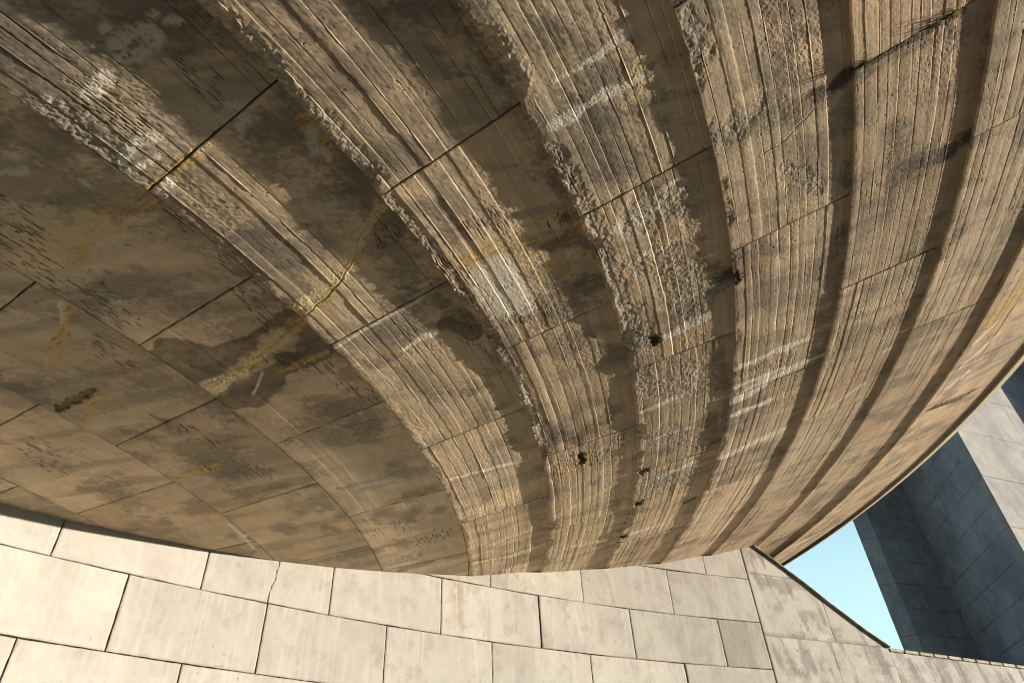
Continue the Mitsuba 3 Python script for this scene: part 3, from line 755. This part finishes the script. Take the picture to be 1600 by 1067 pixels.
labels['side_wall'] = {'label': 'weathered grey concrete side wall with a sloping top, running on as a low capped parapet', 'category': 'wall'}
fin = lambda s: np.interp(s, [p[0] for p in FIN_TOP], [p[1] for p in FIN_TOP])
low = lambda s: 5.07 - 0.0255 * (s - 4.38)
flat = lambda z: (lambda s: np.full_like(s, z))
rs = np.random.default_rng(11)
side_panel(0.02, 1.70, flat(6.735), fin, rs)
side_panel(0.02, 2.44, flat(5.09), lambda s: np.minimum(6.73, fin(s)), rs)
side_panel(2.44, 4.36, flat(5.09), fin, rs)
side_panel(0.02, 2.22, flat(2.6), flat(5.085), rs)
side_panel(2.22, 4.38, flat(2.6), lambda s: np.minimum(5.085, low(s) + .02), rs)
for s0, s1 in ((4.38, 7.0), (7.0, 9.6), (9.6, 12.2), (12.2, 15)):
    side_panel(s0, s1, flat(2.6), lambda s: low(s) - 0.09, rs)
side_panel(0.02, 15, flat(-1.7), flat(2.59), rs, step=0.2)


def on_side(s, out, z):
    p = W0 + s * WD + out * WN
    return np.array([p[0], p[1], z + EYE])


def bar_between(p, q, width, thick, bevel, lift):
    """A beam from p to q whose top is 'lift' above the line; its width runs across the wall."""
    p, q = np.asarray(p), np.asarray(q)
    L = np.linalg.norm(q - p)
    x = (q - p) / L
    y = np.array([-WN[0], -WN[1], 0.0])
    z = np.cross(x, y)
    if z[2] < 0:
        z = -z
    M = np.eye(4)
    M[:3, 0], M[:3, 1], M[:3, 2], M[:3, 3] = x, y, z, (p + q) / 2 + z * (lift - thick / 2) + y * (width / 2)
    b = box(L, width, thick, bevel)
    for _ in range(4):
        b = b.subdivide()
    v = b.vertices
    v += 0.012 * (meshkit.fbm(v * 9.0 + 31 * rng.random(), 3)[:, None] - 0.5) * np.array([0, 1, 1])
    b.vertices = v
    b.apply_transform(M)
    return b


scene['coping_concrete'] = matt(lambda p, n, uv: mix(mi.Color3f(0.14, 0.12, 0.075), mi.Color3f(0.28, 0.24, 0.17), smoothstep(0.4, 0.65, fbm(p.x * 5, p.y * 5, p.z * 5, 4))))
scene['capping_concrete'] = matt(lambda p, n, uv: mix(mi.Color3f(0.22, 0.195, 0.145), mi.Color3f(0.34, 0.30, 0.225), smoothstep(0.35, 0.65, fbm(p.x * 4, p.y * 4, p.z * 4, 4))))
for (s0, z0), (s1, z1) in zip(FIN_TOP[1:-1], FIN_TOP[2:]):
    put('side_wall__sloping_coping', bar_between(on_side(s0, 0.08, z0), on_side(s1, 0.08, z1), 0.48, 0.045, 0.01, 0.03), 'coping_concrete')
s = 4.40
while s < 14.5:
    e = s + 0.575
    put('side_wall__capping_stone', bar_between(on_side(s, 0.03, low(s)), on_side(e - 0.07, 0.03, low(e - 0.07)), 0.45, 0.085, 0.01, 0.0), 'capping_concrete')
    s = e

# ------------------------------------------------------------------ the tower behind: a folded prism of stacked panels
P4 = 42.0 * dirv(36.4)


def meet(P, az, seen):
    u, n = dirv(az), np.array([math.cos(math.radians(seen)), -math.sin(math.radians(seen))])
    return P - u * (n @ P) / (n @ u)


P3 = meet(P4, 2.7, 35.79)
L2 = 46.75 * dirv(28.1)
P2 = meet(L2, 67.1, 31.2)
L1 = meet(L2, 299.3, 26.95)
SH = meet(P4, 65.4, 40.4)                                        # where the shadow of the far fin falls
P5 = SH + 3.6 * dirv(65.4)
Q5 = P5 + 3.6 / math.tan(math.radians(155.4) - SUN_AZ) * dirv(155.4)
TOP = 46.0
LEVELS = [13.8 + EYE + 2.94 * i for i in range(-5, 11)]
labels['tower'] = {'label': 'tall folded concrete tower behind the saucer with a deep shaded recess', 'category': 'tower'}


def face(A, B, cols, half, rs, proud=0.0, names='tower__panel', gap=0.022, bsdf='tower_concrete'):
    """Panels on the upright face from A to B (plan points, A on the viewer's left)."""
    d = B - A
    L = np.linalg.norm(d)
    d = d / L
    n = np.array([d[1], -d[0]])
    rows = []
    for z0, z1 in zip(LEVELS[:-1], LEVELS[1:]):
        rows += [(z0, (z0 + z1) / 2), ((z0 + z1) / 2, z1)] if half else [(z0, z1)]
    for z0, z1 in rows:
        edges = [0.0]
        if cols > 1:
            edges += list(np.clip((np.arange(1, cols) + rs.uniform(-0.12, 0.12, cols - 1)) / cols, 0, 1))
        edges += [1.0]
        for e0, e1 in zip(edges[:-1], edges[1:]):
            a, b = e0 * L + (gap / 2 if e0 > 0 else 0.0), e1 * L - (gap / 2 if e1 < 1 else 0.0)
            o = 0.05 + rs.normal(0, 0.006 if half else 0.002)
            xs, zs = np.linspace(a, b, 5), np.linspace(z0 + gap / 2, z1 - gap / 2, 5)
            X, Z = np.meshgrid(xs, zs, indexing='ij')
            bump = o + 0.01 * (n2(X * .8, Z * .8, 0, int(rs.integers(9999)), 2) - 0.5)
            pos = A + X[..., None] * d + bump[..., None] * n
            P = np.concatenate([pos, Z[..., None]], -1)
            mesh, _ = slab(P, -np.array([n[0], n[1], 0]) * 0.09, np.zeros_like(P))
            put(names, mesh, bsdf)


rs = np.random.default_rng(21)
P6 = P5 + 12 * dirv(65.4)
Lb, P7 = L1 + 6 * dirv(70), P6 + 6 * dirv(-20)
outline = [L1, L2, P2, P3, P4, P5, Q5, Q5 + 3.0 * dirv(65.4), P6, P7, Lb]
import shapely.geometry as sg
core = trimesh.creation.extrude_polygon(sg.Polygon(outline).buffer(0), TOP, engine='earcut')
put('tower__core', core, 'core_concrete')
face(L1, L2, 1, False, rs)
face(L2, P2, 2, True, rs)
face(P2, P3, 4, True, rs)
face(P3, P4, 1, False, rs)
face(P4, P5, 2, False, rs)
face(P5, Q5, 2, False, rs)

# ------------------------------------------------------------------ the ground
g = trimesh.creation.annulus(r_min=0.001, r_max=3000, height=0.1, sections=96)
g.apply_translation([0, 0, -0.05])
key = put('ground', g, 'paving')
labels[key] = {'label': 'dark asphalt of the forecourt under the saucer', 'kind': 'structure'}


# ------------------------------------------------------------------ grass growing out of a joint
def tuft(k, phi, v, nblade, size, seed):
    r_ = np.random.default_rng(seed)
    p, n = ring_point(k, np.array(math.radians(phi)), np.array(v), np.array(0.0))
    V, F = [], []
    for i in range(nblade):
        o = p + np.array([r_.normal(0, size * .35), r_.normal(0, size * .35), 0.0])
        along = np.array([math.cos(math.radians(phi)), math.sin(math.radians(phi)), 0.22])
        dv = 0.35 * n + along * r_.normal(0, .8) + r_.normal(0, .35, 3)
        dv /= np.linalg.norm(dv)
        side = np.cross(dv, r_.normal(0, 1, 3))
        side /= np.linalg.norm(side)
        L, wd = size * r_.uniform(.6, 1.4), size * r_.uniform(.06, .11)
        at = 6 * i
        bend = np.array([0, 0, -1.0]) * L * .2
        V += [o - side * wd, o + side * wd, o + dv * L * .5 - side * wd * .8, o + dv * L * .5 + side * wd * .8, o + dv * L + bend - side * .002, o + dv * L + bend + side * .002]
        F += [[at, at + 1, at + 3], [at, at + 3, at + 2], [at + 2, at + 3, at + 5], [at + 2, at + 5, at + 4]]
    return (np.array(V), np.array(F))


for i, (k, phi, v, nb_, sz, txt, mat) in enumerate([
        (8, -20.82, 0.12, 16, 0.07, 'yellow grass tuft at the lower left end of the upper joint', 'grass_green'),
        (8, -20.8, 0.92, 28, 0.065, 'dark green grass tuft midway along the upper joint', 'moss_green'),
        (8, -20.8, 1.18, 24, 0.085, 'yellow green grass tuft right of the dark tuft on the upper joint', 'grass_green')]):
    key = put('grass_tuft', tuft(k, phi, v, nb_, sz, 60 + i), mat)
    labels[key] = {'label': txt, 'category': 'grass'}
